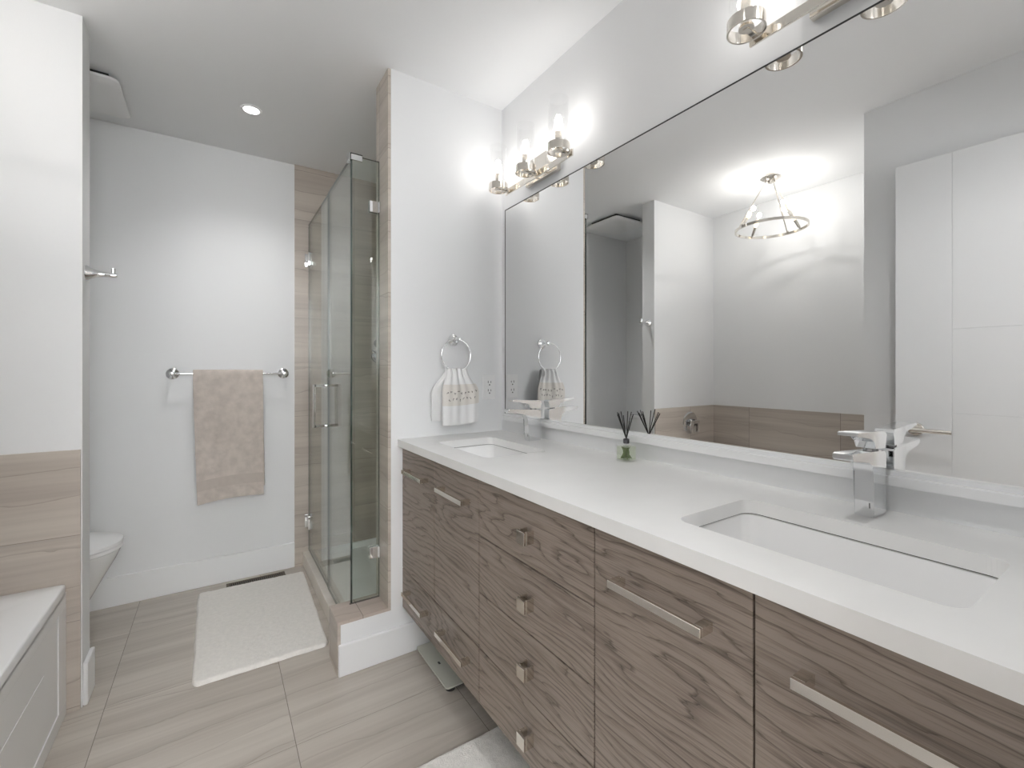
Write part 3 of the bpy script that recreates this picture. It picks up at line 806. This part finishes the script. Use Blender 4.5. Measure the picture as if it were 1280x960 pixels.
# ------------------------------------------------------------------ rugs, floor register, scale
def rug(name, label, corners, h, origin):
    a, b_, c_, d = [Vector((x, y, 0)) for x, y in corners]
    nu, nv = 110, 150
    bm = bmesh.new(); V = []
    def pt(u, v):
        # rounded corners
        cu, cv = u-.5, v-.5; k = .018
        p = a.lerp(b_, u).lerp(d.lerp(c_, u), v)
        ex = max(0, abs(cu)-.46)/.04; ey = max(0, abs(cv)-.47)/.03
        if ex > 0 and ey > 0:
            ctr = a.lerp(b_, .5).lerp(d.lerp(c_, .5), .5); p = p+(ctr-p).normalized()*.012*ex*ey
        p = p+Vector((mnoise.noise(Vector((u*9, v*9, 1)))*.004, mnoise.noise(Vector((u*9, v*9, 7)))*.004, 0))*(1 if min(u, v, 1-u, 1-v) < .02 else 0)
        return p
    for i in range(nu+1):
        row = []
        for j in range(nv+1):
            u, v = i/nu, j/nv; p = pt(u, v); m_ = min(u*nu, v*nv, (1-u)*nu, (1-v)*nv)
            e = min(1, m_/2.2); hh = h*math.sqrt(max(0, 1-(1-e)**2))
            n1 = mnoise.noise(p*90)*.0018+mnoise.noise(p*260)*.0018+mnoise.noise(p*28)*.0012
            row.append(bm.verts.new((p.x, p.y, max(.0015, hh+n1*e) if m_ > 0 else .001)))
        V.append(row)
    for i in range(nu):
        for j in range(nv): bm.faces.new((V[i][j], V[i+1][j], V[i+1][j+1], V[i][j+1]))
    bot = [bm.verts.new((q.x, q.y, .0004)) for q in (pt(0, 0), pt(1, 0), pt(1, 1), pt(0, 1))]
    bm.faces.new((bot[0], bot[3], bot[2], bot[1]))
    o = obj(name, bm, 'rug', origin=origin, smooth=True, ang=180)
    return tag(o, label, 'bath rug')
rug('bath_rug', 'white shaggy bath rug on the tiles in front of the shower curb',
    [(-.078, 2.052), (.405, 2.047), (.428, 2.868), (-.083, 2.885)], .016, (.17, 2.45, 0))
rug('bath_rug', 'white bath rug partly under the drawer cabinet, cut off by the bottom edge',
    [(.20, .52), (.80, .52), (.80, 1.262), (.20, 1.262)], .016, (.5, .9, 0))
rx0, rx1, ry0, ry1 = .045, .335, 2.868, 2.948
t = thing('floor_register', 'dark metal floor vent half under the rug by the end wall', 'floor vent', ((rx0+rx1)/2, (ry0+ry1)/2, 0))
ry0 = 2.892
b = bbox(rx0, rx1, ry0, ry0+.012, .0003, .005, bev=.001); box(b, rx0, rx1, ry1-.012, ry1, .0003, .005, bev=.001)
box(b, rx0, rx0+.014, ry0, ry1, .0003, .005, bev=.001); box(b, rx1-.014, rx1, ry0, ry1, .0003, .005, bev=.001)
obj('frame', b, 'vent', t)
b = bmesh.new()
x = rx0+.017
while x < rx1-.016:
    box(b, x, x+.004, ry0+.011, ry1-.011, .0006, .0042); x += .010
obj('grille', b, 'vent', t); obj('duct_opening', bbox(rx0+.012, rx1-.012, ry0+.010, ry1-.010, .0002, .0008), 'black', t)
t = thing('bathroom_scale', 'pale glass bathroom scale on the floor under the far cabinet', 'scale', (.85, 1.64, 0))
b = bmesh.new()
loft(b, [[(x, y, z) for x, y in rrect(.700+e, 1.000-e, 1.493+e, 1.793-e, .012)] for z, e in ((.020, .001), (.021, 0), (.026, 0), (.027, .001))])
obj('glass_platform', b, 'scaleglass', t)
b = bmesh.new()
for x in (.73, .97):
    for y in (1.523, 1.763): lathe(b, [(.018, 0), (.018, .0205)], (x, y, 0), n=20)
box(b, .715, .985, 1.508, 1.778, .006, .0199)
obj('base', b, 'black', t)
obj('logo_mark', bbox(.734, .742, 1.634, 1.650, .0269, .0275), 'slot', t)  # small dark logo mark on the glass

# ------------------------------------------------------------------ ceiling: exhaust fan, downlight, chandelier
t = thing('exhaust_fan', 'square white ceiling exhaust fan over the toilet', 'exhaust fan', (-.52, 2.65, H))
obj('housing', bbox(-.66, -.38, 2.51, 2.79, H-.022, H), 'black', t)  # near-black colour paints the shadow gap between cover and ceiling
b = bmesh.new()
loft(b, [[(x, y, z) for x, y in rrect(-.70+e, -.345-e, 2.475+e, 2.825-e, .03)] for z, e in ((H-.024, .004), (H-.027, 0), (H-.036, 0), (H-.045, .012), (H-.048, .04))])
obj('cover', b, 'plastic', t, smooth=True, ang=50)
def downlight(x, y, watts, label):
    t = thing('downlight', label, 'downlight', (x, y, H))
    b = bmesh.new(); lathe(b, [(.032, .002), (.036, .005), (.044, .004), (.046, 0)], (x, y, H), (0, 0, -1), 48); obj('trim_ring', b, 'plastic', t, smooth=True)
    b = bmesh.new(); lathe(b, [(0, .0025), (.034, .0025), (.034, .001), (0, .001)], (x, y, H), (0, 0, -1), 48); obj('lens', b, 'lens', t)
    d = bpy.data.lights.new('downlight_lamp', 'SPOT'); d.energy = watts; d.spot_size = math.radians(125); d.spot_blend = 1.0; d.shadow_soft_size = .035; d.color = (1, .995, .985)
    lo = bpy.data.objects.new('downlight_lamp', d); C.objects.link(lo); lo.parent = t; lo.location = (0, 0, -.012)
downlight(.139, 2.476, DOWN_W, 'small round recessed downlight glowing in the ceiling before the shower')
downlight(.36, .36, ENTRY_FILL_W, 'unseen round downlight added to the ceiling inside the entry door as fill light')  # unseen second fixture, added to brighten counter and floor

cx, cyy, cz, cr_ = -.700, 1.480, 2.105, .205
t = thing('chandelier', 'round nickel chandelier with candle bulbs over the bathtub', 'chandelier', (cx, cyy, H), None)
b = bmesh.new(); lathe(b, [(0, .046), (.018, .045), (.022, .030), (.045, .024), (.062, .012), (.064, 0)], (cx, cyy, H), (0, 0, -1), 36); obj('canopy', b, 'nickel', t, smooth=True)
b = bmesh.new()
n_ = 64
loops = []
for k in range(n_+1):
    a = 2*PI*k/n_; c_, s_ = math.cos(a), math.sin(a)
    loops.append([(cx+c_*r, cyy+s_*r, z) for r, z in ((cr_-.004, cz-.008), (cr_+.004, cz-.008), (cr_+.004, cz+.008), (cr_-.004, cz+.008))])
loft(b, loops, cap0=False, cap1=False); bmesh.ops.remove_doubles(b, verts=b.verts, dist=1e-5)
obj('ring', b, 'nickel', t, smooth=True, ang=30)
for a in (62, 182, 302):
    a = math.radians(a); c_, s_ = math.cos(a), math.sin(a); b = bmesh.new()
    tube(b, [(cx+.030*c_, cyy+.030*s_, H-.030), (cx+(cr_-.006)*c_, cyy+(cr_-.006)*s_, cz+.004)], .0040, 10)
    lathe(b, [(0, .006), (.008, .004), (.008, -.004), (0, -.006)], (cx+(cr_-.004)*c_, cyy+(cr_-.004)*s_, cz+.012), (0, 0, 1), 12)
    obj('rod', b, 'nickel', t, smooth=True)
for a in (29, 119, 209, 299):
    a = math.radians(a); c_, s_ = math.cos(a), math.sin(a)
    base = Vector((cx+(cr_-.004)*c_, cyy+(cr_-.004)*s_, cz)); ax = Vector((-c_*.55, -s_*.55, .83)).normalized()
    b = bmesh.new(); lathe(b, [(0, -.004), (.006, 0), (.006, .012), (.0095, .016), (.0095, .070), (0, .070)], base, ax, 20)
    cs = obj('candle_socket', b, 'nickel', t, smooth=True)
    b = bmesh.new(); lathe(b, [(.007, .069), (.013, .085), (.0135, .094), (.009, .112), (.003, .126), (0, .129)], base, ax, 20)
    bo = obj('bulb', b, 'candle', cs, smooth=True)
    d = add_light('candle_light', None, CHAND_W, (1.0, .97, .93), .014); lo = bpy.data.objects.new('candle_light', d); C.objects.link(lo)
    lo.parent = cs; lo.location = (base+ax*.150)-Vector((cx, cyy, H))
